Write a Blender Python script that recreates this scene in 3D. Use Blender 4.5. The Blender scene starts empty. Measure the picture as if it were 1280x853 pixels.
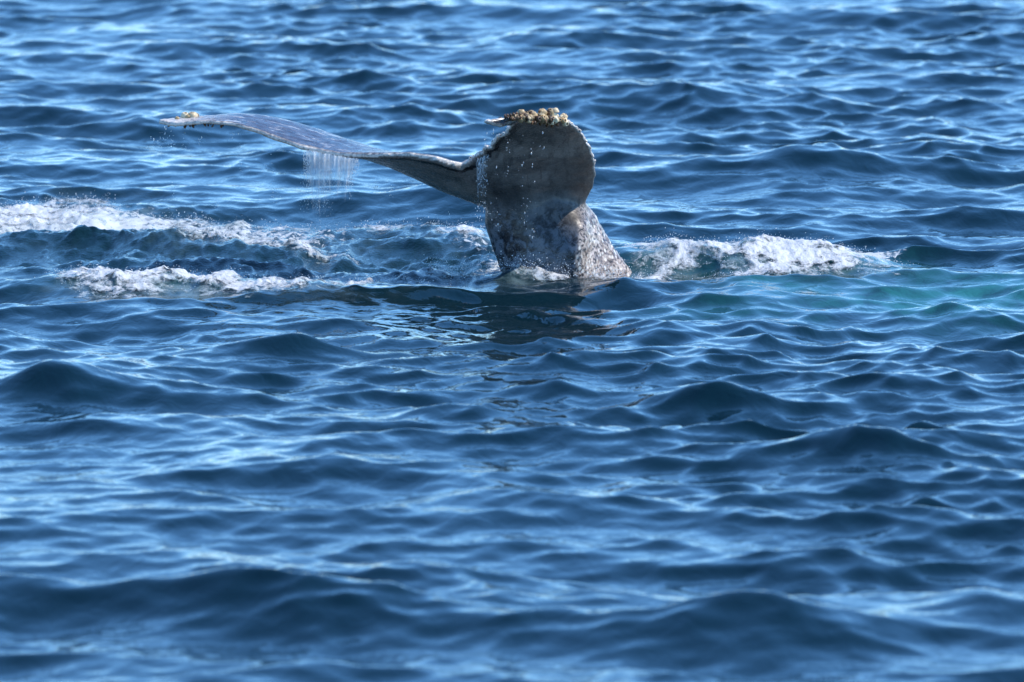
import bpy, bmesh, math, random
import numpy as np
from mathutils import Vector, Matrix
from mathutils.kdtree import KDTree

# ------------------------------------------------------------------ camera
sc = bpy.context.scene
CAM_D, CAM_H = 40.0, 4.0                 # metres from the whale, height above the water (a boat's rail)
KPX = 4.06e-3 / math.hypot(CAM_D, CAM_H)  # tangent of one photograph pixel
PITCH = math.atan2(CAM_H, CAM_D) + math.atan((426.5 - 345) * KPX)
cam_data = bpy.data.cameras.new('camera')
cam = bpy.data.objects.new('camera', cam_data)
sc.collection.objects.link(cam)
cam.location = (0, -CAM_D, CAM_H)
cam.rotation_euler = (math.pi / 2 - PITCH, 0, 0)
cam_data.sensor_width = 36.0
cam_data.lens = 18.0 / (640 * KPX)
cam_data.clip_start = 0.5
cam_data.clip_end = 20000
cam_data.dof.use_dof = True
cam_data.dof.focus_distance = 40.0
cam_data.dof.aperture_fstop = 4.2
sc.camera = cam

# ------------------------------------------------------------------ sky and sun
SUN_EL, SUN_AZ = math.radians(50), math.radians(8)     # azimuth measured from +X towards +Y
sun_dir = Vector((math.cos(SUN_EL) * math.cos(SUN_AZ), math.cos(SUN_EL) * math.sin(SUN_AZ), math.sin(SUN_EL)))
world = bpy.data.worlds.new('World')
sc.world = world
world.use_nodes = True
wn = world.node_tree.nodes
wl = world.node_tree.links
bg = wn['Background']
sky = wn.new('ShaderNodeTexSky')
sky.sky_type = 'NISHITA'
sky.sun_disc = False
sky.sun_elevation = SUN_EL
sky.sun_rotation = math.pi / 2 - SUN_AZ
sky.altitude = 0
sky.air_density = 0.7
sky.dust_density = 0.0
sky.ozone_density = 8.0
hs = wn.new('ShaderNodeHueSaturation')      # the photograph's vivid colour rendering, the same over the whole sky
hs.inputs['Hue'].default_value = 0.494
hs.inputs['Saturation'].default_value = 1.09
wl.new(sky.outputs['Color'], hs.inputs['Color'])
wl.new(hs.outputs['Color'], bg.inputs['Color'])
bg.inputs['Strength'].default_value = 0.15
sun_data = bpy.data.lights.new('sun', 'SUN')
sun_data.energy = 2.3
sun_data.angle = math.radians(0.53)
sun_data.color = (1.0, 0.95, 0.87)
sun = bpy.data.objects.new('sun', sun_data)
sc.collection.objects.link(sun)
sun.rotation_euler = (-sun_dir).to_track_quat('-Z', 'Y').to_euler()
sc.view_settings.view_transform = 'Standard'
sc.view_settings.look = 'None'
sc.view_settings.exposure = 1.05
sc.view_settings.gamma = 1.0
sc.view_settings.use_curve_mapping = False

# ------------------------------------------------------------------ helpers
rng = np.random.default_rng(7)
random.seed(7)
CP, SP = math.cos(PITCH), math.sin(PITCH)

def ray(px, py):
    """world direction through a photograph pixel (1280 x 853)"""
    a, b = (px - 640) * KPX, (426.5 - py) * KPX
    return np.array([a, CP + b * SP, -SP + b * CP])

def at(px, py, Y):
    """point on that ray in the upright plane Y metres beyond the whale"""
    d = ray(px, py)
    t = (Y + CAM_D) / d[1]
    return np.array([0, -CAM_D, CAM_H]) + d * t

def on_water(px, py, z=0.0):
    d = ray(px, py)
    t = (z - CAM_H) / d[2]
    return np.array([0, -CAM_D, CAM_H]) + d * t

def hash3(ix, iy, iz, seed):
    h = (ix.astype(np.int64) * 374761393 + iy.astype(np.int64) * 668265263 + iz.astype(np.int64) * 2147483647 + seed * 1274126177) & 0xFFFFFFFF
    h = ((h ^ (h >> 13)) * 1274126177) & 0xFFFFFFFF
    h = h ^ (h >> 16)
    return (h & 0xFFFFFF).astype(np.float32) / float(0xFFFFFF)

def vnoise(x, y, z=None, seed=0):
    """smooth value noise, 0..1"""
    if z is None:
        x0, y0 = np.floor(x), np.floor(y)
        fx, fy = x - x0, y - y0
        fx = fx * fx * (3 - 2 * fx); fy = fy * fy * (3 - 2 * fy)
        zz = np.zeros_like(x0)
        a = hash3(x0, y0, zz, seed); b = hash3(x0 + 1, y0, zz, seed)
        c = hash3(x0, y0 + 1, zz, seed); d = hash3(x0 + 1, y0 + 1, zz, seed)
        return (a * (1 - fx) + b * fx) * (1 - fy) + (c * (1 - fx) + d * fx) * fy
    z0 = np.floor(z); fz = z - z0; fz = fz * fz * (3 - 2 * fz)
    off = 57 * 1.0
    lo = vnoise(x + z0 * off, y + z0 * 131, None, seed)
    hi = vnoise(x + (z0 + 1) * off, y + (z0 + 1) * 131, None, seed)
    return lo * (1 - fz) + hi * fz

def fbm(x, y, z=None, seed=0, octaves=4):
    s, a, t = 0.0, 0.5, 0.0
    f = 1.0
    for o in range(octaves):
        s = s + a * vnoise(x * f, y * f, None if z is None else z * f, seed + o * 17)
        t += a; a *= 0.5; f *= 2.03
    return s / t

def sstep(a, b, x):
    t = np.clip((x - a) / (b - a), 0, 1)
    return t * t * (3 - 2 * t)

def mesh_from(name, V, F):
    me = bpy.data.meshes.new(name)
    V = np.asarray(V, np.float32); F = np.asarray(F, np.int32)
    k = F.shape[1]
    me.vertices.add(len(V)); me.vertices.foreach_set('co', V.ravel())
    me.loops.add(F.size); me.loops.foreach_set('vertex_index', F.ravel())
    me.polygons.add(len(F))
    me.polygons.foreach_set('loop_start', np.arange(0, F.size, k, dtype=np.int32))
    me.polygons.foreach_set('loop_total', np.full(len(F), k, np.int32))
    me.polygons.foreach_set('use_smooth', np.ones(len(F), bool))
    me.update(calc_edges=True)
    return me

def attr(me, name, data):
    a = me.attributes.new(name, 'FLOAT', 'POINT')
    a.data.foreach_set('value', np.asarray(data, np.float32).ravel())

def link(name, me, mat=None, parent=None):
    o = bpy.data.objects.new(name, me)
    sc.collection.objects.link(o)
    if mat and not me.materials:
        me.materials.append(mat)
    if parent:
        o.parent = parent
    return o

def tag(o, label, cat=None, kind=None, group=None):
    o['label'] = label
    if cat: o['category'] = cat
    if kind: o['kind'] = kind
    if group: o['group'] = group
    return o

def grid_faces(nr, nc):
    i = np.arange(nr * nc).reshape(nr, nc)
    return np.stack([i[:-1, :-1], i[:-1, 1:], i[1:, 1:], i[1:, :-1]], -1).reshape(-1, 4)

# node helpers
def new_mat(name):
    m = bpy.data.materials.new(name); m.use_nodes = True
    nt = m.node_tree
    return m, nt, nt.nodes['Principled BSDF']

def N(nt, typ, **kw):
    n = nt.nodes.new(typ)
    for k, v in kw.items():
        if k in n.inputs: n.inputs[k].default_value = v
        else: setattr(n, k, v)
    return n

def mathn(nt, op, a, b=None, c=None, clamp=False):
    n = nt.nodes.new('ShaderNodeMath'); n.operation = op; n.use_clamp = clamp
    for i, v in enumerate((a, b, c)):
        if v is None: continue
        if hasattr(v, 'links'): nt.links.new(v, n.inputs[i])
        else: n.inputs[i].default_value = v
    return n.outputs[0]

def maprange(nt, v, a, b, c=0.0, d=1.0):
    n = nt.nodes.new('ShaderNodeMapRange'); n.interpolation_type = 'SMOOTHSTEP'
    nt.links.new(v, n.inputs['Value'])
    for k, x in zip(('From Min', 'From Max', 'To Min', 'To Max'), (a, b, c, d)): n.inputs[k].default_value = x
    return n.outputs['Result']

def mixc(nt, f, a, b):
    n = nt.nodes.new('ShaderNodeMix'); n.data_type = 'RGBA'
    if hasattr(f, 'links'): nt.links.new(f, n.inputs[0])
    else: n.inputs[0].default_value = f
    for i, v in ((6, a), (7, b)):
        if hasattr(v, 'links'): nt.links.new(v, n.inputs[i])
        else: n.inputs[i].default_value = (*v, 1)
    return n.outputs[2]

def attrn(nt, name):
    n = nt.nodes.new('ShaderNodeAttribute'); n.attribute_name = name
    return n.outputs['Fac']

def noise(nt, scale, detail=4, rough=0.55, vec=None, dist=0.0):
    n = nt.nodes.new('ShaderNodeTexNoise')
    n.inputs['Scale'].default_value = scale; n.inputs['Detail'].default_value = detail
    n.inputs['Roughness'].default_value = rough; n.inputs['Distortion'].default_value = dist
    if vec is not None: nt.links.new(vec, n.inputs['Vector'])
    return n.outputs['Fac']

def objco(nt, scale=(1, 1, 1)):
    t = nt.nodes.new('ShaderNodeTexCoord')
    m = nt.nodes.new('ShaderNodeMapping'); m.inputs['Scale'].default_value = scale
    nt.links.new(t.outputs['Object'], m.inputs['Vector'])
    return m.outputs['Vector']

# ------------------------------------------------------------------ materials
def sea_material():
    m, nt, b = new_mat('sea_water')
    aer = mathn(nt, 'MULTIPLY', attrn(nt, 'aer'), maprange(nt, noise(nt, 5.0, 5, 0.65, objco(nt, (1, 0.6, 1)), 0.8), 0.30, 0.62, 0.35, 1.15), clamp=True); foam = attrn(nt, 'foam'); tur = attrn(nt, 'turb')
    deep = mixc(nt, noise(nt, 0.35, 3, 0.5, objco(nt, (1, 0.4, 1))), (0.0016, 0.0125, 0.0200), (0.0022, 0.0165, 0.0250))
    c = mixc(nt, mathn(nt, 'MULTIPLY', tur, 0.75), deep, (0.004, 0.021, 0.024))
    c = mixc(nt, aer, c, (0.020, 0.150, 0.145))
    c = mixc(nt, mathn(nt, 'MULTIPLY', attrn(nt, 'milk'), maprange(nt, noise(nt, 9.0, 5, 0.65, objco(nt, (1, 0.6, 1)), 0.8), 0.34, 0.66, 0.1, 1.0)), c, (0.21, 0.30, 0.32))
    b.inputs['IOR'].default_value = 1.333
    # fine ripples
    v1 = objco(nt, (1.0, 0.55, 1.0))
    n1 = noise(nt, 9.0, 3, 0.55, v1, 0.6)
    n2 = noise(nt, 34.0, 2, 0.5, v1, 0.4)
    n3 = noise(nt, 60.0, 3, 0.6, objco(nt))
    h = mathn(nt, 'ADD', mathn(nt, 'MULTIPLY', n1, 0.010), mathn(nt, 'MULTIPLY', n2, 0.0009))
    h = mathn(nt, 'ADD', h, mathn(nt, 'MULTIPLY', mathn(nt, 'MULTIPLY', n3, tur), 0.006))
    bp = N(nt, 'ShaderNodeBump'); bp.inputs['Strength'].default_value = 0.75; bp.inputs['Distance'].default_value = 1.0
    nt.links.new(h, bp.inputs['Height'])
    nt.links.new(bp.outputs['Normal'], b.inputs['Normal'])
    # thin broken foam film
    fn = noise(nt, 26.0, 5, 0.65, objco(nt, (1, 0.6, 1)), 0.8)
    f = mathn(nt, 'SUBTRACT', mathn(nt, 'ADD', foam, fn), 1.0)
    f = maprange(nt, f, 0.0, 0.16)
    c = mixc(nt, f, c, (0.58, 0.61, 0.62))
    nt.links.new(c, b.inputs['Base Color'])
    r = maprange(nt, f, 0, 1, 0.06, 0.6)
    nt.links.new(r, b.inputs['Roughness'])
    return m

def foam_material():
    m, nt, b = new_mat('whitewater_foam')
    co = objco(nt, (1, 0.75, 1))
    n = noise(nt, 55, 4, 0.65, co)
    th = attrn(nt, 'thick')
    veil = noise(nt, 5.5, 4, 0.6, co, 0.6)
    c = mixc(nt, maprange(nt, mathn(nt, 'ADD', mathn(nt, 'MULTIPLY', th, 0.5), mathn(nt, 'SUBTRACT', veil, 0.5)), -0.06, 0.30), (0.40, 0.48, 0.49), (0.74, 0.74, 0.74))
    nt.links.new(c, b.inputs['Base Color'])
    b.inputs['Roughness'].default_value = 0.35
    b.inputs['IOR'].default_value = 1.33
    lace = noise(nt, 38, 5, 0.7, co, 0.6)
    lac2 = noise(nt, 11, 4, 0.65, co, 0.8)
    la = mathn(nt, 'ADD', mathn(nt, 'MULTIPLY', mathn(nt, 'SUBTRACT', lace, 0.5), 1.1), mathn(nt, 'MULTIPLY', mathn(nt, 'SUBTRACT', lac2, 0.5), 1.8))
    al = mathn(nt, 'ADD', mathn(nt, 'SUBTRACT', mathn(nt, 'MULTIPLY', th, 0.55), 0.12), la)
    nt.links.new(maprange(nt, al, -0.16, 0.38, 0.0, 0.95), b.inputs['Alpha'])
    bp = N(nt, 'ShaderNodeBump'); bp.inputs['Strength'].default_value = 0.7; bp.inputs['Distance'].default_value = 0.014
    nt.links.new(n, bp.inputs['Height']); nt.links.new(bp.outputs['Normal'], b.inputs['Normal'])
    return m

def drop_material(name, trans):
    m, nt, b = new_mat(name)
    b.inputs['Base Color'].default_value = (0.98, 0.98, 0.98, 1)
    b.inputs['Roughness'].default_value = 0.05
    b.inputs['IOR'].default_value = 1.33
    b.inputs['Transmission Weight'].default_value = trans
    return m

def skin_material():
    m, nt, b = new_mat('whale_skin')
    dors = attrn(nt, 'dorsal'); edge = attrn(nt, 'edge'); stock = attrn(nt, 'stock'); lit = attrn(nt, 'flank')
    co = objco(nt)
    big = noise(nt, 3.2, 5, 0.6, co)
    mid = noise(nt, 16, 5, 0.65, co, 0.4)
    blot = noise(nt, 22, 5, 0.7, co, 0.5)
    fine = noise(nt, 70, 4, 0.6, co)
    vent = mixc(nt, maprange(nt, big, 0.30, 0.68), (0.070, 0.068, 0.066), (0.300, 0.275, 0.255))
    scr = noise(nt, 8, 6, 0.75, objco(nt, (3.2, 1, 0.8)), 0.5)
    vent = mixc(nt, maprange(nt, scr, 0.50, 0.66, 0.0, 0.6), vent, (0.040, 0.040, 0.042))
    # dark mottled bloom on the pale stock
    st = mixc(nt, maprange(nt, mathn(nt, 'ADD', mathn(nt, 'MULTIPLY', blot, 0.65), mathn(nt, 'MULTIPLY', big, 0.35)), 0.44, 0.56), (0.016, 0.017, 0.021), (0.15, 0.165, 0.195))
    vent = mixc(nt, stock, vent, st)
    vent = mixc(nt, mathn(nt, 'MULTIPLY', attrn(nt, 'dark_blotch'), maprange(nt, blot, 0.38, 0.60, 1.0, 0.30)), vent, (0.022, 0.020, 0.020))
    dor = mixc(nt, maprange(nt, mid, 0.35, 0.7), (0.050, 0.050, 0.070), (0.11, 0.105, 0.135))
    c = mixc(nt, dors, vent, dor)
    # white scars on the upper side, stretched across the blade
    scar = noise(nt, 9, 6, 0.7, objco(nt, (1, 2.4, 2.0)), 0.3)
    sf = mathn(nt, 'MULTIPLY', maprange(nt, scar, 0.56, 0.63), dors)
    c = mixc(nt, mathn(nt, 'MULTIPLY', sf, 0.75), c, (0.62, 0.60, 0.60))
    # barnacle-scarred flank, its base colour warmed and brightened in place of stronger sun
    vor = N(nt, 'ShaderNodeTexVoronoi'); vor.inputs['Scale'].default_value = 46; vor.inputs['Randomness'].default_value = 1
    nt.links.new(objco(nt, (1, 0.6, 0.62)), vor.inputs['Vector'])
    spot = maprange(nt, vor.outputs['Distance'], 0.20, 0.42, 1.0, 0.0)
    spot = mathn(nt, 'MULTIPLY', spot, maprange(nt, noise(nt, 7, 3, 0.6, co), 0.36, 0.55))
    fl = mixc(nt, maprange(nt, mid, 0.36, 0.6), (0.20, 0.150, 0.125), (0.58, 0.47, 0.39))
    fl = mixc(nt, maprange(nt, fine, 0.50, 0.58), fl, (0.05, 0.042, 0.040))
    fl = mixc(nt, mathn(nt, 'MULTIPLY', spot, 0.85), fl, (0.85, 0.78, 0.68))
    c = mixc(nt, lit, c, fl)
    c = mixc(nt, mathn(nt, 'MULTIPLY', attrn(nt, 'crease_shade'), 0.85), c, (0.045, 0.036, 0.030))  # shade of the fold below the right fluke, painted dark brown
    # pale knobbly trailing edge, its sunlit rim painted in too, dark band just inside
    band = attrn(nt, 'band')
    c = mixc(nt, mathn(nt, 'MULTIPLY', band, maprange(nt, mid, 0.3, 0.55, 0.65, 1.0)), c, (0.012, 0.010, 0.011))
    ef = mathn(nt, 'MULTIPLY', edge, maprange(nt, mathn(nt, 'ADD', mathn(nt, 'MULTIPLY', mid, 0.6), mathn(nt, 'MULTIPLY', fine, 0.4)), 0.40, 0.54, 0.40, 1.0))
    c = mixc(nt, ef, c, (0.80, 0.72, 0.64))
    nt.links.new(c, b.inputs['Base Color'])
    r = mathn(nt, 'ADD', maprange(nt, fine, 0.3, 0.7, 0.14, 0.34), mathn(nt, 'MULTIPLY', attrn(nt, 'crease_shade'), 0.35))
    nt.links.new(r, b.inputs['Roughness'])
    b.inputs['IOR'].default_value = 1.4
    bp = N(nt, 'ShaderNodeBump'); bp.inputs['Strength'].default_value = 0.35; bp.inputs['Distance'].default_value = 0.004
    nt.links.new(mathn(nt, 'ADD', fine, mathn(nt, 'MULTIPLY', mid, 0.8)), bp.inputs['Height'])
    nt.links.new(bp.outputs['Normal'], b.inputs['Normal'])
    return m

def barnacle_material(name, ca, cb):
    m, nt, b = new_mat(name)
    oi = nt.nodes.new('ShaderNodeObjectInfo')
    n = noise(nt, 90, 4, 0.6, objco(nt))
    f = mathn(nt, 'ADD', mathn(nt, 'MULTIPLY', oi.outputs['Random'], 0.7), mathn(nt, 'MULTIPLY', n, 0.5))
    c = mixc(nt, maprange(nt, f, 0.25, 0.85), ca, cb)
    nt.links.new(c, b.inputs['Base Color'])
    b.inputs['Roughness'].default_value = 0.45
    return m

M_SEA, M_FOAM, M_SKIN = sea_material(), foam_material(), skin_material()
M_DROP, M_BEAD = drop_material('clear_water_drops', 0.6), drop_material('spray_beads', 0.2)
M_BARN = barnacle_material('barnacle_shell', (0.07, 0.035, 0.015), (0.52, 0.36, 0.18))
M_PALE = barnacle_material('pale_barnacle_shell', (0.50, 0.42, 0.36), (0.82, 0.75, 0.68))
M_CREAM = barnacle_material('cream_barnacle_shell', (0.54, 0.35, 0.16), (0.88, 0.72, 0.47))
M_GOOSE = barnacle_material('gooseneck_skin', (0.035, 0.018, 0.010), (0.16, 0.075, 0.030))
M_DARK = barnacle_material('barnacle_mouth', (0.07, 0.045, 0.03), (0.22, 0.15, 0.09))

# ------------------------------------------------------------------ the sea: a wind-sea spectrum, crests mostly across the view
waves = []
def add_band(lo, hi, n, slope, mean, spread):
    for i in range(n):
        lam = math.exp(random.uniform(math.log(lo), math.log(hi)))
        th = math.radians(random.gauss(mean, spread))
        k = 2 * math.pi / lam
        a = slope * math.sqrt(2.0 / n) / k * random.uniform(0.6, 1.3)
        waves.append((lam, k * math.cos(th), k * math.sin(th), k, a, random.uniform(0, 2 * math.pi), th))
# direction of travel: towards the viewer and a little to the left
add_band(3.6, 8.0, 8, 0.018, -100, 25)
add_band(1.7, 3.6, 22, 0.048, -112, 32)
add_band(0.9, 1.7, 26, 0.064, -122, 30)
add_band(0.8, 1.6, 22, 0.055, -58, 28)
add_band(0.40, 0.9, 40, 0.078, -125, 38)
add_band(0.35, 0.8, 36, 0.071, -55, 36)
add_band(0.15, 0.36, 100, 0.115, -90, 70)

# mounds, hollows and splashes: (photo px, px row of its foot, half length px, half depth m, height m, foam amount, tilt)
P = lambda px, py: on_water(px, py)
MOUNDS = []
def mound(px, py, hx, sy, h, tilt=0.0):
    p = P(px, py); sx = hx * 4.06e-3 * (p[1] + CAM_D) / CAM_D
    MOUNDS.append((p[0], p[1], sx, sy, h, tilt, 225 < py < 380))
mound(60, 276, 120, 0.50, 0.085)           # frothing mound, far left
mound(240, 283, 150, 0.45, 0.085)          # its crest running to the tail
mound(430, 296, 130, 0.45, 0.095)
mound(545, 312, 70, 0.40, 0.07)
mound(340, 324, 110, 0.35, 0.05)
mound(190, 362, 130, 0.38, 0.065)          # sheet of foam in front
mound(380, 364, 140, 0.35, 0.05)
mound(480, 338, 120, 0.6, -0.05)
mound(830, 335, 80, 0.35, 0.07)            # whitewater right of the tail
mound(970, 337, 100, 0.38, 0.085)
mound(1045, 338, 60, 0.35, 0.045)
mound(950, 376, 110, 0.32, 0.060)          # green swell in front of it
mound(660, 372, 120, 0.32, 0.055)
mound(650, 351, 50, 0.16, 0.05)
mound(770, 366, 60, 0.3, 0.04)
# crests one can pick out in the photograph
mound(70, 495, 100, 0.42, 0.15, 0.25)
mound(370, 445, 80, 0.32, 0.08)
mound(900, 505, 100, 0.38, 0.12, 0.2)
mound(700, 485, 120, 0.45, 0.07)
mound(1120, 580, 110, 0.4, 0.12, 0.2)
mound(290, 755, 180, 0.45, 0.13, 0.15)
mound(900, 790, 230, 0.40, 0.08, 0.15)
mound(1230, 770, 120, 0.45, 0.08)
mound(980, 218, 140, 0.7, 0.13, 0.1)
mound(590, 258, 70, 0.7, 0.07)

def patch(x, y, px, py, hx, sy):
    p = P(px, py); sx = hx * 4.06e-3 * (p[1] + CAM_D) / CAM_D
    return np.exp(-(((x - p[0]) / sx) ** 2 + ((y - p[1]) / sy) ** 2))

def turbulence(x, y):
    t = patch(x, y, 120, 300, 230, 1.6) + patch(x, y, 400, 320, 230, 1.5) + patch(x, y, 600, 330, 80, 0.8) \
        + patch(x, y, 960, 325, 150, 0.8) * 0.8 + patch(x, y, 250, 355, 220, 0.6) * 0.6
    return np.clip(t, 0, 1)

def aeration(x, y):
    a = 0.95 * patch(x, y, 1180, 376, 150, 0.9) + 0.6 * patch(x, y, 1080, 384, 110, 0.6) + 0.75 * patch(x, y, 960, 364, 70, 0.35) \
        + 0.55 * patch(x, y, 1290, 362, 130, 0.6) + 0.4 * patch(x, y, 880, 388, 90, 0.4)
    w = fbm(x * 1.8, y * 0.9, seed=91, octaves=3)
    a = a * sstep(0.15, 0.60, w)
    a = a + 0.55 * patch(x, y, 960, 338, 150, 0.45) + 0.4 * patch(x, y, 840, 334, 80, 0.4) + 0.45 * patch(x, y, 1100, 336, 60, 0.5) \
        + 0.30 * patch(x, y, 230, 362, 170, 0.35) + 0.25 * patch(x, y, 60, 278, 130, 0.6)
    return np.clip(a * 0.85, 0, 0.9)

def surface(x, y, spx=0.0, spy=0.0):
    """displaced sea surface over rest points x, y (arrays); spx, spy local grid spacing"""
    x = x.astype(np.float32); y = y.astype(np.float32)
    dx = np.zeros_like(x); dy = np.zeros_like(x); z = np.zeros_like(x)
    gust = 0.62 + 0.85 * sstep(0.25, 0.75, fbm(x * 0.7, y * 0.30, seed=5, octaves=4))
    gust = gust * (1 - 0.12 * np.clip(patch(x, y, 560, 400, 260, 2.0), 0, 1))
    dist = np.hypot(x, y + CAM_D)
    for lam, kx, ky, k, a, ph, th in waves:
        amp = a
        if lam < 1.0:
            amp = a * gust
        f = np.clip(lam / (3.0 * np.maximum(spx * abs(math.cos(th)), spy * abs(math.sin(th))) + 1e-6) - 1.0, 0, 1) if np.ndim(spx) else 1.0
        p = x * kx + y * ky + ph
        s = np.sin(p); c = np.cos(p)
        A = amp * f
        z += A * s
        q = (1.25 if lam < 1.0 else 1.0) * A
        dx += q * (kx / k) * c
        dy += q * (ky / k) * c
    far = 1.0
    # quieter right under the tail so that the placed swells read
    calm = 1 - 0.15 * np.clip(patch(x, y, 640, 330, 420, 2.2), 0, 1)
    z *= calm
    for (mx, my, sx, sy, h, tilt, foamy) in MOUNDS:
        u = (x - mx) / sx; v = (y - my + tilt * (x - mx)) / sy
        v = np.where(v < 0, v * 1.55, v * 0.9)      # steeper towards the viewer
        g = np.exp(-(u * u + v * v)) if foamy else np.exp(-(1.25 * (np.sqrt(u * u + 0.10) - 0.316) * 1.2 + 1.5 * (np.sqrt(v * v + 0.05) - 0.224)))
        z += h * g
    t = turbulence(x, y)
    sel = t > 0.03
    if sel.any() and (not np.ndim(spx) or True):
        r = fbm(x[sel] * 7, y[sel] * 4, seed=33, octaves=4) - 0.5
        r2 = 1 - 2 * np.abs(fbm(x[sel] * 3.2, y[sel] * 2.0, seed=38, octaves=3) - 0.5)
        r3 = fbm(x[sel] * 18, y[sel] * 11, seed=44, octaves=3) - 0.5
        z[sel] += t[sel] * (r * 0.07 + (r2 - 0.75) * 0.05 + r3 * 0.035)
    return x + dx, y + dy, z, t

# fan of rows and columns: fine where waves are near, coarse towards the horizon
def spaced(segments):
    out = [segments[0][0]]
    for (a, b, s0, s1) in segments:
        v = a
        while v < b - 1e-6:
            s = s0 + (s1 - s0) * (v - a) / (b - a)
            v += s
            out.append(min(v, b))
    return np.array(out)
rows = spaced([(3, 20, 1.2, 0.12), (20, 25, 0.10, 0.028), (25, 36, 0.026, 0.034), (36, 44, 0.032, 0.036), (44, 66, 0.038, 0.062), (66, 90, 0.08, 0.5), (90, 300, 1.0, 12), (300, 9000, 40, 900)])
half = spaced([(0, 0.082, 2.5e-4, 2.5e-4), (0.082, 0.12, 3e-4, 1.5e-3), (0.12, 0.6, 4e-3, 6e-2), (0.6, 6.0, 0.15, 1.2)])
cols = np.concatenate([-half[:0:-1], half])
R, Cc = np.meshgrid(rows, cols, indexing='ij')
X = (R * Cc); Y = R - CAM_D
spr = np.gradient(rows)[:, None] * np.ones_like(Cc)
spc = R * np.abs(np.gradient(cols))[None, :]
sx_, sy_, sz_, tb = surface(X, Y, spc.astype(np.float32), spr.astype(np.float32))

def foam_film(x, y):
    f = 0.60 * patch(x, y, 60, 280, 140, 1.3) + 0.42 * patch(x, y, 300, 285, 220, 0.9) + 0.45 * patch(x, y, 340, 312, 130, 0.8) \
        + 0.55 * patch(x, y, 230, 352, 180, 0.35) + 0.42 * patch(x, y, 470, 352, 110, 0.4) + 0.42 * patch(x, y, 590, 310, 60, 0.9) \
        + 0.55 * patch(x, y, 640, 338, 60, 0.5) + 0.66 * patch(x, y, 950, 325, 140, 0.7) + 0.4 * patch(x, y, 830, 325, 80, 0.6) + 0.35 * patch(x, y, 1085, 325, 60, 0.6)
    return np.clip(f * 1.2, 0, 0.75)
def bubbles(x, y):
    f = 0.85 * patch(x, y, 20, 280, 120, 0.8) + 0.5 * patch(x, y, 120, 268, 70, 0.7) + 0.35 * patch(x, y, 330, 312, 130, 0.6) + 0.25 * patch(x, y, 300, 284, 160, 0.4) \
        + 0.7 * patch(x, y, 220, 366, 130, 0.40) + 0.5 * patch(x, y, 360, 370, 90, 0.30) + 0.4 * patch(x, y, 480, 360, 90, 0.25) + 0.5 * patch(x, y, 585, 306, 50, 0.5) \
        + 0.6 * patch(x, y, 640, 350, 70, 0.3) + 0.8 * patch(x, y, 970, 341, 110, 0.5) + 0.6 * patch(x, y, 830, 340, 80, 0.45)
    w = fbm(x * 4, y * 2.2, seed=211, octaves=4)
    return np.clip(f, 0, 0.9) * sstep(0.25, 0.6, w)
V = np.stack([sx_, sy_, sz_], -1).reshape(-1, 3)
sea_me = mesh_from('sea', V, grid_faces(len(rows), len(cols)))
attr(sea_me, 'aer', aeration(X, Y)); attr(sea_me, 'turb', tb); attr(sea_me, 'foam', foam_film(X, Y)); attr(sea_me, 'milk', bubbles(X, Y))
sea = link('sea', sea_me, M_SEA)
tag(sea, 'deep blue choppy sea with dark wave faces and pale sky reflections', kind='structure')
print('sea verts', len(V))

# ------------------------------------------------------------------ whale tail
def catmull(pts, n):
    pts = np.asarray(pts, float)
    seg = len(pts) - 1
    d = np.concatenate([[2 * pts[0] - pts[1]], pts, [2 * pts[-1] - pts[-2]]])
    out = []
    for u in np.linspace(0, seg, n):
        i = min(int(u), seg - 1); t = u - i
        p0, p1, p2, p3 = d[i], d[i + 1], d[i + 2], d[i + 3]
        out.append(0.5 * ((2 * p1) + (-p0 + p2) * t + (2 * p0 - 5 * p1 + 4 * p2 - p3) * t * t + (-p0 + 3 * p1 - 3 * p2 + p3) * t ** 3))
    return np.array(out)

# stations from the far left tip to the near right tip: leading edge, trailing edge (px, py, depth m), thickness m
ST = [
    ((200, 151, 0.06), (198, 153, 0.03), 0.020),
    ((226, 148, 0.14), (222, 156, -0.02), 0.034),
    ((262, 146, 0.24), (258, 153, -0.06), 0.046),
    ((305, 143, 0.32), (300, 158, -0.10), 0.050),
    ((360, 151, 0.38), (352, 176, -0.16), 0.056),
    ((420, 171, 0.42), (412, 192, -0.24), 0.085),
    ((470, 193, 0.42), (462, 195, -0.32), 0.130),
    ((520, 217, 0.38), (512, 194, -0.36), 0.170),
    ((565, 238, 0.34), (548, 200, -0.36), 0.190),
    ((615, 256, 0.30), (570, 206, -0.30), 0.215),
    ((668, 268, 0.22), (582, 203, -0.28), 0.230),
    ((722, 266, 0.08), (592, 196, -0.34), 0.190),
    ((742, 241, -0.06), (605, 188, -0.43), 0.130),
    ((745, 209, -0.22), (618, 178, -0.55), 0.090),
    ((734, 176, -0.40), (629, 168, -0.68), 0.070),
    ((709, 151, -0.60), (637, 160, -0.80), 0.058),
    ((668, 147, -0.78), (638, 157, -0.88), 0.050),
    ((634, 147, -0.90), (627, 158, -0.94), 0.058),
    ((606, 150, -0.98), (604, 153, -0.99), 0.024),
]
NS, NP = 260, 30
LE = catmull([at(*s[0]) for s in ST], NS)
TE = catmull([at(*s[1]) for s in ST], NS)
TH = catmull([[s[2]] for s in ST], NS)[:, 0]
span = 0.5 * (LE + TE)
S = np.gradient(LE * 0.5 + TE * 0.5, axis=0)
Cv = TE - LE
Nn = np.cross(S, Cv)
Nn /= np.linalg.norm(Nn, axis=1)[:, None]
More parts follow.
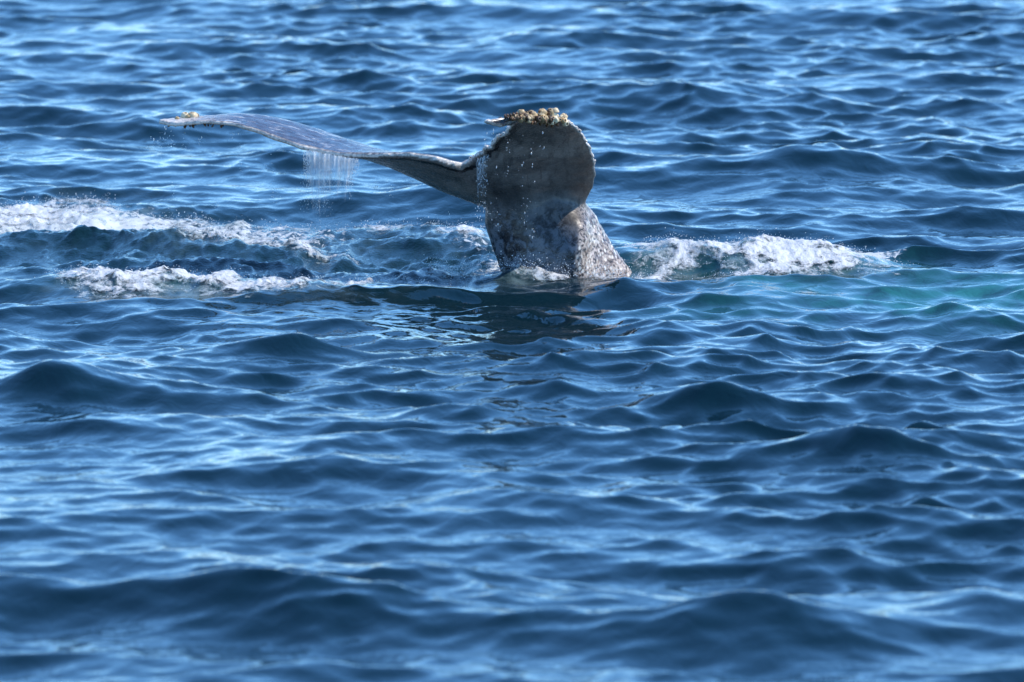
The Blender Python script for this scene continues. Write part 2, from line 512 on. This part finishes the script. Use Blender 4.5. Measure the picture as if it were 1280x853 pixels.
# smooth the normals along the span, keep them pointing to the upper (dorsal) side
for k in range(NS):
    if k and Nn[k] @ Nn[k - 1] < 0: Nn[k] = -Nn[k]
if Nn[NS // 4][2] < 0: Nn = -Nn
for _ in range(12):
    Nn[1:-1] = (Nn[:-2] + Nn[1:-1] + Nn[2:]) / 3
Nn /= np.linalg.norm(Nn, axis=1)[:, None]
# ragged trailing edge
uu = np.linspace(0, 1, NS)
rag = (fbm(uu * 46, uu * 0, seed=3, octaves=3) - 0.5) * 0.045
TE = TE + (Cv / np.linalg.norm(Cv, axis=1)[:, None]) * (rag * np.minimum(1, np.minimum(uu, 1 - uu) * 14))[:, None]
prof = []
half_n = NP // 2
for i in range(half_n + 1):
    s = (1 - math.cos(math.pi * i / half_n)) / 2
    t = 2.6 * (0.2969 * math.sqrt(s) - 0.1260 * s - 0.3516 * s * s + 0.2843 * s ** 3 - 0.0850 * s ** 4) * 1.95
    prof.append((s, max(t, 0.0)))
loop = [(s, +t) for s, t in prof] + [(s, -t) for s, t in prof[-2:0:-1]]
FV, FA = [], []
for k in range(NS):
    camber = -0.10 * np.linalg.norm(TE[k] - LE[k]) * sstep(0.55, 0.75, np.array(uu[k])) * (1 - sstep(0.93, 1.0, np.array(uu[k])))
    for (s, t) in loop:
        te_t = 0.009 * s * (1 if t >= 0 else -1) * (0 if s >= 0.999 else 1)
        p = LE[k] * (1 - s) + TE[k] * s + Nn[k] * (0.5 * TH[k] * t + te_t - camber * 4 * s * (1 - s))
        FV.append(p); FA.append((s, 1.0 if t > 0 else 0.0, uu[k]))
FV = np.array(FV); FA = np.array(FA); nl = len(loop)
faces = []
for k in range(NS - 1):
    for j in range(nl):
        a, b_ = k * nl + j, k * nl + (j + 1) % nl
        faces.append((a, b_, b_ + nl, a + nl))
caps = [list(range(nl)), list(range((NS - 1) * nl, NS * nl))[::-1]]

# stock: sections (left, keel, right ridge, back)
SK = [
    ((632, 218, -0.04), (676, 220, -0.06), (704, 222, 0.10), (668, 220, 0.20)),
    ((612, 250, -0.02), (704, 254, -0.12), (730, 250, 0.12), (668, 246, 0.32)),
    ((603, 275, 0.02), (724, 284, -0.19), (744, 268, 0.15), (680, 270, 0.42)),
    ((613, 304, 0.04), (720, 314, -0.22), (764, 304, 0.14), (695, 300, 0.52)),
    ((625, 338, 0.04), (716, 348, -0.22), (790, 340, 0.13), (718, 338, 0.62)),
    ((636, 385, 0.08), (722, 395, -0.18), (824, 385, 0.20), (745, 385, 0.80)),
    ((660, 470, 0.20), (750, 480, 0.00), (880, 470, 0.60), (800, 470, 1.20)),
]
def ring(sec, n=44):
    L, K, Rr, B = [at(*q) for q in sec]
    c = (L + K + Rr + B) / 4
    pts = [L, (L * 0.5 + K * 0.5) * 1.0 + (L + K - 2 * c) * 0.10, K, (K * 0.5 + Rr * 0.5) + (K + Rr - 2 * c) * 0.03, Rr, (Rr + B) / 2 + (Rr + B - 2 * c) * 0.10, B, (B + L) / 2 + (B + L - 2 * c) * 0.10]
    m = len(pts); out = []
    for i in range(n):
        u = i / n * m; k = int(u) % m; t = u - int(u)
        p0, p1, p2, p3 = pts[(k - 1) % m], pts[k], pts[(k + 1) % m], pts[(k + 2) % m]
        out.append(0.5 * ((2 * p1) + (-p0 + p2) * t + (2 * p0 - 5 * p1 + 4 * p2 - p3) * t * t + (-p0 + 3 * p1 - 3 * p2 + p3) * t ** 3))
    return np.array(out)
rings = np.array([ring(s) for s in SK])
nR = 44; nS2 = 60
rr = catmull(rings.reshape(len(SK), -1), nS2).reshape(nS2, nR, 3)
base = len(FV)
SV = rr.reshape(-1, 3)
for k in range(nS2 - 1):
    for j in range(nR):
        a, b_ = base + k * nR + j, base + k * nR + (j + 1) % nR
        faces.append((a, b_, b_ + nR, a + nR))
caps += [list(range(base, base + nR)), list(range(base + (nS2 - 1) * nR, base + nS2 * nR))[::-1]]
allV = np.concatenate([FV, SV])
tmp_me = bpy.data.meshes.new('tmp')
tmp_me.from_pydata([tuple(v) for v in allV], [], [tuple(f) for f in faces] + [tuple(c) for c in caps])
bm = bmesh.new(); bm.from_mesh(tmp_me)
bmesh.ops.recalc_face_normals(bm, faces=bm.faces); bm.to_mesh(tmp_me); bm.free()
tmp = bpy.data.objects.new('tmp', tmp_me); sc.collection.objects.link(tmp)
rm = tmp.modifiers.new('remesh', 'REMESH'); rm.mode = 'VOXEL'; rm.voxel_size = 0.0085
sm = tmp.modifiers.new('smooth', 'SMOOTH'); sm.factor = 0.5; sm.iterations = 4
dg = bpy.context.evaluated_depsgraph_get()
whale_me = bpy.data.meshes.new_from_object(tmp.evaluated_get(dg))
bpy.data.objects.remove(tmp); bpy.data.meshes.remove(tmp_me)
whale_me.name = 'humpback_whale'
nv = len(whale_me.vertices)
co = np.empty(nv * 3, np.float32); whale_me.vertices.foreach_get('co', co); co = co.reshape(-1, 3)
nrm = np.empty(nv * 3, np.float32); whale_me.vertex_normals.foreach_get('vector', nrm); nrm = nrm.reshape(-1, 3)
ne = len(whale_me.edges); ed = np.empty(ne * 2, np.int32); whale_me.edges.foreach_get('vertices', ed); ed = ed.reshape(-1, 2)
deg = np.bincount(ed.ravel(), minlength=nv).astype(np.float32)
jc = at(662, 264, 0.0)
jw = np.exp(-(((co[:, 0] - jc[0]) / 0.30) ** 2 + ((co[:, 2] - jc[2]) / 0.11) ** 2)) * 0.9
for _ in range(190):
    acc = np.stack([np.bincount(ed[:, 0], co[ed[:, 1], q], nv) + np.bincount(ed[:, 1], co[ed[:, 0], q], nv) for q in range(3)], -1)
    co = co + (acc / deg[:, None] - co) * jw[:, None]
co = co.astype(np.float32)
whale_me.vertices.foreach_set('co', co.ravel()); whale_me.update()
nrm = np.empty(nv * 3, np.float32); whale_me.vertex_normals.foreach_get('vector', nrm); nrm = nrm.reshape(-1, 3)
kd = KDTree(len(allV))
for i, v in enumerate(allV): kd.insert(v, i)
kd.balance()
idx = np.array([kd.find(c)[1] for c in co])
isst = idx >= base
fa = np.zeros((nv, 3)); fa[~isst] = FA[idx[~isst]]
s_ = fa[:, 0]; u_ = fa[:, 2]
dnn = np.zeros((nv, 3)); dnn[~isst] = Nn[np.clip((u_[~isst] * (NS - 1)).round().astype(int), 0, NS - 1)]
upper = (nrm * dnn).sum(1)
chordlen = np.linalg.norm(TE - LE, axis=1)[np.clip((u_ * (NS - 1)).round().astype(int), 0, NS - 1)]
te_d = (1 - s_) * chordlen
le_d = s_ * chordlen
dorsal = np.where(isst, 0, sstep(-0.05, 0.25, upper))
edge = np.where(isst, 0, np.maximum(1 - sstep(0.001, 0.011, te_d), (1 - sstep(0.004, 0.022, le_d)) * sstep(0.69, 0.74, u_) * 0.9))  # pale rims; sunlight along the right leading edge is painted in
tipL = (1 - sstep(0.05, 0.17, u_)); edge = np.maximum(edge, np.where(isst, 0, tipL * sstep(-0.1, 0.4, upper) * 0.75))
tipR = sstep(0.975, 0.99, u_); edge = np.maximum(edge, np.where(isst, 0, tipR * 0.7))
band = np.where(isst, 0, (1 - sstep(0.03, 0.085, te_d)) * (1 - dorsal) * (u_ > 0.2))
# stock blends over the fluke root
root = 0.5 * (rr[2].mean(0) + rr[3].mean(0))
zst = at(660, 262, 0)[2]
stock = 1 - sstep(zst - 0.16, zst + 0.05, co[:, 2] + 0.16 * (fbm(co[:, 0] * 8, co[:, 1] * 8, co[:, 2] * 8, seed=4) - 0.5))
stock = np.where(u_ > 0.4, stock, np.where(isst, stock, 0))
flank = (1 - sstep(zst - 0.02, zst + 0.06, co[:, 2])) * sstep(0.25, 0.5, nrm[:, 0] * 0.92 - nrm[:, 1] * 0.08) * sstep(-0.26, -0.20, co[:, 1])  # faces on the sun side, where the sunlit tone is painted
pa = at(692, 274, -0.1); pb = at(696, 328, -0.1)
dark_blotch = np.maximum(np.exp(-(((co[:, 0] - pa[0]) / 0.22) ** 2 + ((co[:, 2] - pa[2]) / 0.095) ** 2)), np.exp(-(((co[:, 0] - pb[0]) / 0.09) ** 2 + ((co[:, 2] - pb[2]) / 0.16) ** 2)))  # dark pigment below the flukes and beside the keel
dark_blotch = np.maximum(dark_blotch, np.exp(-((co[:, 2] - at(660, 274, -0.1)[2]) / 0.055) ** 2) * 0.8)
cp = at(719, 271, -0.18); crease_shade = np.exp(-(((co[:, 0] - cp[0]) / 0.055) ** 2 + ((co[:, 2] - cp[2]) / 0.055) ** 2))
# gentle relief
rel = (fbm(co[:, 0] * 14, co[:, 1] * 14, co[:, 2] * 14, seed=61) - 0.5) * 0.008 + (fbm(co[:, 0] * 45, co[:, 1] * 45, co[:, 2] * 45, seed=62, octaves=2) - 0.5) * (0.002 + 0.012 * flank + 0.014 * edge)
rel = rel * (1 - 0.85 * np.clip(crease_shade * 1.3, 0, 1))
co2 = co + nrm * rel[:, None]
whale_me.vertices.foreach_set('co', co2.astype(np.float32).ravel())
whale_me.polygons.foreach_set('use_smooth', np.ones(len(whale_me.polygons), bool))
whale_me.materials.clear()
for nm, d in (('dorsal', dorsal), ('edge', edge), ('stock', stock), ('flank', flank), ('band', band), ('dark_blotch', dark_blotch), ('crease_shade', crease_shade)):
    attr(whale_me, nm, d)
whale_me.update()
whale = link('humpback_whale', whale_me, M_SKIN)
tag(whale, 'grey humpback whale tail with barnacled flukes rising out of the sea', 'whale')
print('whale verts', nv)

# barnacles, children of the whale
def barnacle_mesh(seed, shell):
    r = random.Random(seed); bm = bmesh.new(); n = 9
    prof = [(1.0, 0.0), (0.93, 0.45), (0.66, 0.95), (0.36, 1.05), (0.26, 0.85), (0.0, 0.62)]
    ringsv = []
    for pi, (rad, h) in enumerate(prof):
        if rad == 0: ringsv.append([bm.verts.new((0, 0, h))]); continue
        rg = []
        for j in range(n):
            a = 2 * math.pi * j / n
            k = 1 + (0.13 if j % 2 else -0.06) * (rad > 0.5) + r.uniform(-0.08, 0.08)
            rg.append(bm.verts.new((rad * k * math.cos(a), rad * k * math.sin(a), h * (1 + r.uniform(-0.06, 0.06)))))
        ringsv.append(rg)
    for a, b_ in zip(ringsv[:-1], ringsv[1:]):
        for j in range(n):
            if len(b_) == 1:
                f = bm.faces.new((a[j], a[(j + 1) % n], b_[0])); f.material_index = 1
            else:
                f = bm.faces.new((a[j], a[(j + 1) % n], b_[(j + 1) % n], b_[j]))
                if a is ringsv[3]: f.material_index = 1
            f.smooth = True
    me = bpy.data.meshes.new('barnacle'); bm.to_mesh(me); bm.free()
    me.materials.append(shell); me.materials.append(M_DARK)
    return me
bmeshes = [barnacle_mesh(i, M_BARN) for i in range(5)]
cream_meshes = [barnacle_mesh(i, M_CREAM) for i in range(4)]
pale_meshes = [barnacle_mesh(i, M_PALE) for i in range(3)]
def gooseneck_mesh(seed):
    """stalked barnacle: bent fleshy stalk swelling into a flattened head with two ear lobes"""
    r = random.Random(seed); bm = bmesh.new(); n = 7; rgs = []
    for (h, rad, off) in ((0, .45, 0), (.5, .40, .05), (1.0, .45, .16), (1.35, .75, .28), (1.8, .80, .40), (2.2, .50, .50), (2.4, .12, .55)):
        rgs.append([bm.verts.new((off + rad * math.cos(6.2832 * j / n), rad * .75 * math.sin(6.2832 * j / n) + r.uniform(-.04, .04), h)) for j in range(n)])
    for a, b_ in zip(rgs[:-1], rgs[1:]):
        for j in range(n): bm.faces.new((a[j], a[(j + 1) % n], b_[(j + 1) % n], b_[j])).smooth = True
    bm.faces.new(rgs[-1])
    for sd in (-1, 1):
        e = [bm.verts.new((.45 + x, sd * y, z)) for x, y, z in ((-.2, .2, 2.0), (.2, .2, 2.0), (.1, .55, 2.6), (-.1, .55, 2.6), (0, .32, 2.75))]
        bm.faces.new(e[:4]); bm.faces.new((e[0], e[1], e[4])); bm.faces.new((e[2], e[3], e[4]))
    me = bpy.data.meshes.new('gooseneck_barnacle'); bm.to_mesh(me); bm.free(); me.materials.append(M_GOOSE)
    return me
goose_meshes = [gooseneck_mesh(i) for i in range(3)]
from mathutils.bvhtree import BVHTree
bvh = BVHTree.FromPolygons([tuple(v) for v in co2], [tuple(p.vertices) for p in whale_me.polygons])
def barnacle(p, size, outward=None, lift=-0.15, stretch=1.0, pool=None, name='barnacle'):
    loc, nr, _, _ = bvh.find_nearest(Vector(p))
    d = Vector(nr)
    if outward is not None: d = (d + Vector(outward)).normalized()
    d = (d + Vector((random.uniform(-.6, .6), random.uniform(-.4, .4), random.uniform(-.4, .4)))).normalized()
    o = link(name, random.choice(pool or bmeshes), None, whale)
    q = d.to_track_quat('Z', 'Y').to_matrix().to_4x4() @ Matrix.Rotation(random.uniform(0, 6.28), 4, 'Z')
    o.matrix_local = Matrix.Translation(loc + d * size * lift) @ q @ Matrix.Diagonal((size, size, size * stretch, 1))
    return o
def station(u):
    k = int(round(u * (NS - 1))); return k
# crusted leading edge near the right tip
u0, u1 = 14.9 / 18, 16.85 / 18
for i in range(70):
    u = random.uniform(u0, u1); k = station(u); s = abs(random.gauss(0.0, 0.20))
    p = LE[k] * (1 - s) + TE[k] * s + Nn[k] * random.choice((1, -1)) * 0.02
    cream = random.random() < 0.88 - (u - u0) / (u1 - u0)
    barnacle(p, random.uniform(0.010, 0.022), (0.3, 0.0, 0.9), 0.0 if random.random() < 0.6 else 0.7, random.uniform(0.9, 1.2), cream_meshes if cream else None)
for i in range(64):
    u = random.uniform(14.9 / 18, 17.2 / 18); k = station(u); s = random.uniform(0, 0.35)
    barnacle(LE[k] * (1 - s) + TE[k] * s + Nn[k] * random.choice((1, -1)) * 0.02, random.uniform(0.008, 0.013), (random.uniform(-.4, .4), -0.4, random.uniform(-.1, .7)), 0.2, 1.0, goose_meshes, 'gooseneck_barnacle')
# small ones along the right leading edge
for i in range(34):
    u = random.uniform(13.0 / 18, 15.0 / 18); k = station(u)
    barnacle(LE[k] + Nn[k] * random.uniform(-.01, .02), random.uniform(0.006, 0.012), None, -0.35, 0.6, pale_meshes)
# left tip
for (u, sz, sd) in ((1.25, .022, 1), (1.45, .026, 1), (1.6, .018, 1), (1.35, .017, 1), (0.9, .012, 1), (1.1, .012, -1), (1.5, .014, -1), (1.9, .013, -1), (2.2, .012, -1)):
    k = station(u / 18); s = random.uniform(0.25, 0.6)
    barnacle(LE[k] * (1 - s) + TE[k] * s + Nn[k] * sd * 0.03, sz, None, -0.1, 1.0, cream_meshes if sz > .02 else None)
for i in range(18):
    k = station(random.uniform(0.6, 2.5) / 18); s = random.uniform(0.3, 0.9)
    barnacle(LE[k] * (1 - s) + TE[k] * s - Nn[k] * 0.03, random.uniform(0.006, 0.010), (random.uniform(-.3, .3), -0.4, -0.6), 0.0, 1.0, goose_meshes, 'gooseneck_barnacle')
# knobs on the trailing edge rise to the right tip
for i in range(30):
    u = random.uniform(10.5 / 18, 15.3 / 18); k = station(u)
    barnacle(TE[k] + Nn[k] * 0.008, random.uniform(0.008, 0.016), None, -0.35, 0.6, pale_meshes)

# ------------------------------------------------------------------ whitewater: lumpy sheets of foam riding on the surface
def ico(sub=1):
    bm = bmesh.new(); bmesh.ops.create_icosphere(bm, subdivisions=sub, radius=1.0)
    v = np.array([q.co[:] for q in bm.verts]); f = np.array([[q.index for q in fc.verts] for fc in bm.faces]); bm.free()
    return v, f
ICO0 = ico(1)
def drops_mesh(name, P_, Rad, stretch=None):
    """many drops joined into one mesh; stretch lengthens a drop along z"""
    v, f = ICO0; n = len(P_)
    st = np.ones(n) if stretch is None else np.asarray(stretch)
    Vv = v[None] * np.asarray(Rad)[:, None, None]
    Vv[:, :, 2] *= st[:, None]
    Vv = Vv + np.asarray(P_)[:, None, :]
    Ff = f[None] + (np.arange(n) * len(v))[:, None, None]
    return mesh_from(name, Vv.reshape(-1, 3), Ff.reshape(-1, 3))

def foam_sheet(blobs, x0, x1, row_far, row_near, seed, label, thr=0.46, lump=0.011, dxy=(0.007, 0.013)):
    a = P(x0, row_near); b_ = P(x1, row_near); c = P(640, row_far)
    w = (c[1] + CAM_D) / (a[1] + CAM_D)
    xs = np.arange(a[0] * w, b_[0] * w, dxy[0]); ys = np.arange(a[1], c[1], dxy[1])
    Yg, Xg = np.meshgrid(ys, xs, indexing='ij')
    m = np.zeros_like(Xg)
    wx = (fbm(Xg * 2.5, Yg * 1.6, seed=seed + 70, octaves=4) - 0.5) * 0.6
    wy = (fbm(Xg * 3.0, Yg * 1.8, seed=seed + 80, octaves=4) - 0.5) * 1.3
    for (px, py, hx, sy, amt) in blobs:
        m = np.maximum(m, amt * patch(Xg + wx, Yg + wy, px, py, hx, sy))
    n1 = fbm(Xg * 7 + 3, Yg * 4, seed=seed, octaves=6)
    rid = 1 - 2 * np.abs(fbm(Xg * 9, Yg * 5, seed=seed + 5, octaves=5) - 0.5)
    f = m * (0.10 + 1.15 * n1 + 0.45 * rid) - thr
    hx_, hy_, hz_, _t = surface(Xg, Yg)
    bil = np.abs(fbm(Xg * 22, Yg * 15, seed=seed + 9, octaves=4) - 0.5) * 2
    big = 1 - np.abs(fbm(Xg * 8, Yg * 5, seed=seed + 29, octaves=3) - 0.5) * 3
    z = hz_ + 0.003 + np.clip(f, 0, 0.6) * (lump * 0.6 + lump * 3.0 * bil) + 0.014 * np.clip(big, 0, 1) * sstep(0.0, 0.6, f)
    keep = f > -0.06
    i = np.arange(Xg.size).reshape(Xg.shape)
    F = np.stack([i[:-1, :-1], i[:-1, 1:], i[1:, 1:], i[1:, :-1]], -1).reshape(-1, 4)
    kf = keep.ravel()[F].all(1)
    F = F[kf]
    used = np.unique(F)
    remap = np.full(Xg.size, -1); remap[used] = np.arange(len(used))
    V = np.stack([hx_, hy_, z], -1).reshape(-1, 3)[used]
    me = mesh_from('foam', V, remap[F])
    attr(me, 'thick', np.clip(f, 0, 1).ravel()[used])
    o = link('foam', me, M_FOAM)
    tag(o, label, 'foam', 'stuff')
    ff = f.ravel()[used]
    print('foam', label, len(F))
    return V[ff > 0.0]

fp1 = foam_sheet([(20, 278, 110, 0.9, 1.25), (105, 266, 60, 0.7, 1.05), (230, 281, 110, 0.26, 0.68), (345, 281, 60, 0.28, 0.85), (470, 292, 100, 0.25, 0.78), (585, 306, 45, 0.45, 1.0)],
                 -60, 640, 240, 322, 11, 'churned white foam mound trailing behind the raised fluke tip')
fp2 = foam_sheet([(310, 314, 75, 0.40, 0.86), (385, 320, 60, 0.35, 0.9), (240, 306, 60, 0.35, 0.7)], 130, 540, 292, 340, 23, 'broken foam streak on the dark hollow water below the fluke')
fp3 = foam_sheet([(150, 362, 85, 0.45, 1.35), (240, 365, 95, 0.50, 1.55), (350, 369, 85, 0.35, 1.25), (470, 360, 90, 0.22, 0.95), (100, 352, 60, 0.25, 0.95)], 20, 620, 336, 386, 37, 'smooth white foam sheet sliding down the wave before the hollow')
fp4 = foam_sheet([(650, 351, 70, 0.28, 1.1), (600, 352, 50, 0.28, 1.0), (690, 350, 30, 0.28, 1.1), (770, 348, 60, 0.22, 0.9)], 520, 850, 326, 366, 41, 'low frothing splash against the base of the tail')
fp5 = foam_sheet([(820, 338, 60, 0.45, 1.15), (900, 340, 70, 0.50, 1.3), (985, 340, 80, 0.60, 1.4), (1045, 340, 50, 0.5, 1.25), (1095, 334, 40, 0.5, 0.70), (780, 344, 40, 0.3, 1.0)], 730, 1180, 306, 364, 53, 'bright whitewater wash beyond the sunlit side of the tail stock')

def spray(pts, n, up, rmin, rmax, label, seed):
    r = np.random.default_rng(seed)
    q = pts[r.integers(0, len(pts), n)] + np.stack([r.normal(0, 0.02, n), r.normal(0, 0.03, n), np.abs(r.normal(0, up, n)) ** 1.0 + 0.004], -1)
    rad = rmin * (rmax / rmin) ** (r.random(n) ** 1.8)
    o = link('spray', drops_mesh('spray', q, rad), M_BEAD)
    tag(o, label, 'spray', 'stuff')
spray(fp1, 2400, 0.018, 0.0009, 0.0032, 'fine spray hopping over the churned foam mound', 1)
spray(np.concatenate([fp2, fp3]), 1300, 0.012, 0.0009, 0.003, 'bubbles and beads skimming the foam before the hollow', 2)
spray(fp4, 2600, 0.032, 0.0008, 0.0034, 'splashing beads thrown up at the base of the tail', 3)
spray(fp5, 1400, 0.016, 0.0009, 0.0032, 'fine spray hopping over the bright whitewater heap', 4)

# water running off the flukes
def curtain(label, n, top, fall, seed, rmin, rmax, name='water_curtain'):
    """strings of water leaving an edge; top(r) gives the point and how far that string hangs together"""
    r = np.random.default_rng(seed); Pp = []; Rd = []; St = []
    for i in range(n):
        p, k = top(r)
        ln = fall * k * r.uniform(0.5, 1.0); y0 = r.normal(0, 0.02); drift = r.normal(0, 0.05)
        d = r.random() ** 2 * 0.25 * ln
        while d < ln:
            q = d / max(ln, 1e-3)
            Pp.append(p + np.array([drift * d + r.normal(0, 0.002 + 0.007 * q), y0 + r.normal(0, 0.003), -d]))
            rad = rmin * (rmax / rmin) ** (r.random() ** 2)
            st = r.uniform(2.5, 9.0) * (1 - 0.75 * q) + 1
            Rd.append(rad); St.append(st)
            d += rad * st * r.uniform(0.9, 2.0) * (1 + 4.0 * q) + 0.006 * q
    o = link(name, drops_mesh(name, np.array(Pp), np.array(Rd), St), M_DROP)
    tag(o, label, 'water', 'stuff')
def edge_pt(pxa, pya, pxb, pyb, depth):
    def f(r):
        t = r.random()
        cl = 0.55 + 0.45 * math.sin(t * 23 + 1.0) * math.sin(t * 9)
        return at(pxa + (pxb - pxa) * t, pya + (pyb - pya) * t, depth), cl * (1.15 - 0.75 * t)
    return f
curtain('thin veil of water pouring off the middle of the left fluke', 260, edge_pt(380, 186, 448, 200, -0.42), 0.50, 5, 0.00045, 0.0013)
curtain('water running off the notch between the two flukes', 20, edge_pt(596, 200, 610, 194, -0.58), 0.40, 6, 0.0007, 0.0020)
def trickle(label, spots, seed):
    r = np.random.default_rng(seed); Pp = []; Rd = []; St = []
    for (px, py, dep, ln, n) in spots:
        for i in range(n):
            d = ln * r.random() ** 0.8
            Pp.append(at(px, py, dep) + np.array([r.normal(0, 0.006 + 0.025 * d), r.normal(0, 0.01), -d]))
            Rd.append(0.0011 * (3.0) ** (r.random() ** 1.7)); St.append(r.choice([1, 1, 1.5, 2.5]))
    o = link('dripping_water', drops_mesh('dripping_water', np.array(Pp), np.array(Rd), St), M_DROP)
    tag(o, label, 'water', 'stuff')
def sheet_material():
    m, nt, b = new_mat('falling_water_film')
    b.inputs['Base Color'].default_value = (0.80, 0.86, 0.90, 1)
    b.inputs['Roughness'].default_value = 0.12
    b.inputs['IOR'].default_value = 1.33
    st = noise(nt, 60, 5, 0.65, objco(nt, (1, 0.3, 0.07)), 0.3)
    gr = noise(nt, 95, 3, 0.6, objco(nt, (1, 1, 0.35)))
    a = mathn(nt, 'ADD', mathn(nt, 'MULTIPLY', attrn(nt, 'film'), 0.75), mathn(nt, 'ADD', mathn(nt, 'SUBTRACT', st, 0.62), mathn(nt, 'MULTIPLY', mathn(nt, 'SUBTRACT', gr, 0.5), 0.7)))
    nt.links.new(maprange(nt, a, 0.0, 0.55, 0.0, 0.55), b.inputs['Alpha'])
    return m
def water_sheet(label, a, b_, depth, fall, seed, nx=70, nz=60, full=1.0):
    us = np.linspace(0, 1, nx); vs = np.linspace(0, 1, nz); Vv = []; Fl = []
    ln = 0.45 + 0.75 * fbm(us * 7, us * 0, seed=seed, octaves=3)
    for v in vs:
        for i, u in enumerate(us):
            p = at(a[0] + (b_[0] - a[0]) * u, a[1] + (b_[1] - a[1]) * u, depth)
            wob = 0.018 * math.sin(u * 31) + 0.012 * math.sin(u * 67 + v * 3)
            Vv.append(p + np.array([0.03 * v * (0.5 - u), wob, -fall * ln[i] * (1.15 - 0.55 * u) * v]))
            Fl.append(full * (1 - v) ** 0.8 * min(1, u * 12, (1 - u) * 8))
    me = mesh_from('water_curtain', Vv, grid_faces(nz, nx)); attr(me, 'film', Fl)
    tag(link('water_curtain', me, M_FILM), label, 'water', 'stuff')
M_FILM = sheet_material()
water_sheet('clear film of water hanging below the trailing edge of the left fluke', (381, 187), (448, 200), -0.40, 0.36, 77)
water_sheet('clear film of water sliding down beside the notch of the flukes', (594, 202), (611, 192), -0.60, 0.40, 78, 24, 60, 0.45)
trickle('drips falling from the barnacled far fluke tip', [(200, 156, 0.0, .20, 16), (190, 165, 0.0, .10, 6), (206, 158, 0, .08, 14), (214, 162, 0, .09, 16), (230, 164, 0, .10, 14), (250, 163, 0, .09, 12), (290, 160, -.05, .06, 8), (300, 165, -.05, .3, 8), (340, 185, -.1, .3, 16), (347, 230, -.1, .1, 9), (216, 220, 0, .12, 10), (186, 180, 0, .03, 6), (270, 250, 0, .06, 5), (330, 195, -.1, .1, 6), (470, 222, -.3, .08, 16), (490, 230, -.3, .07, 12), (560, 262, -.2, .1, 14), (400, 270, -.2, .16, 26), (400, 220, -.2, .4, 30)], 8)
trickle('drips falling in front of the shaded right fluke', [(606, 157, -1.02, .10, 10), (616, 158, -1.02, .05, 6), (634, 168, -0.96, .10, 10), (652, 162, -0.98, .45, 16), (665, 162, -0.98, .5, 16), (677, 160, -0.98, .16, 8), (634, 205, -0.96, .06, 6), (620, 195, -0.96, .35, 12), (655, 240, -0.85, .2, 8), (660, 255, -0.85, .12, 6), (600, 196, -.8, .35, 40), (606, 200, -.8, .30, 40), (625, 262, -.5, .12, 10), (665, 275, -.5, .1, 5)], 9)

print('triangles', sum(sum(p.loop_total - 2 for p in m.polygons) for m in bpy.data.meshes if m.users and len(m.polygons) < 300000) + 2 * len(sea_me.polygons))
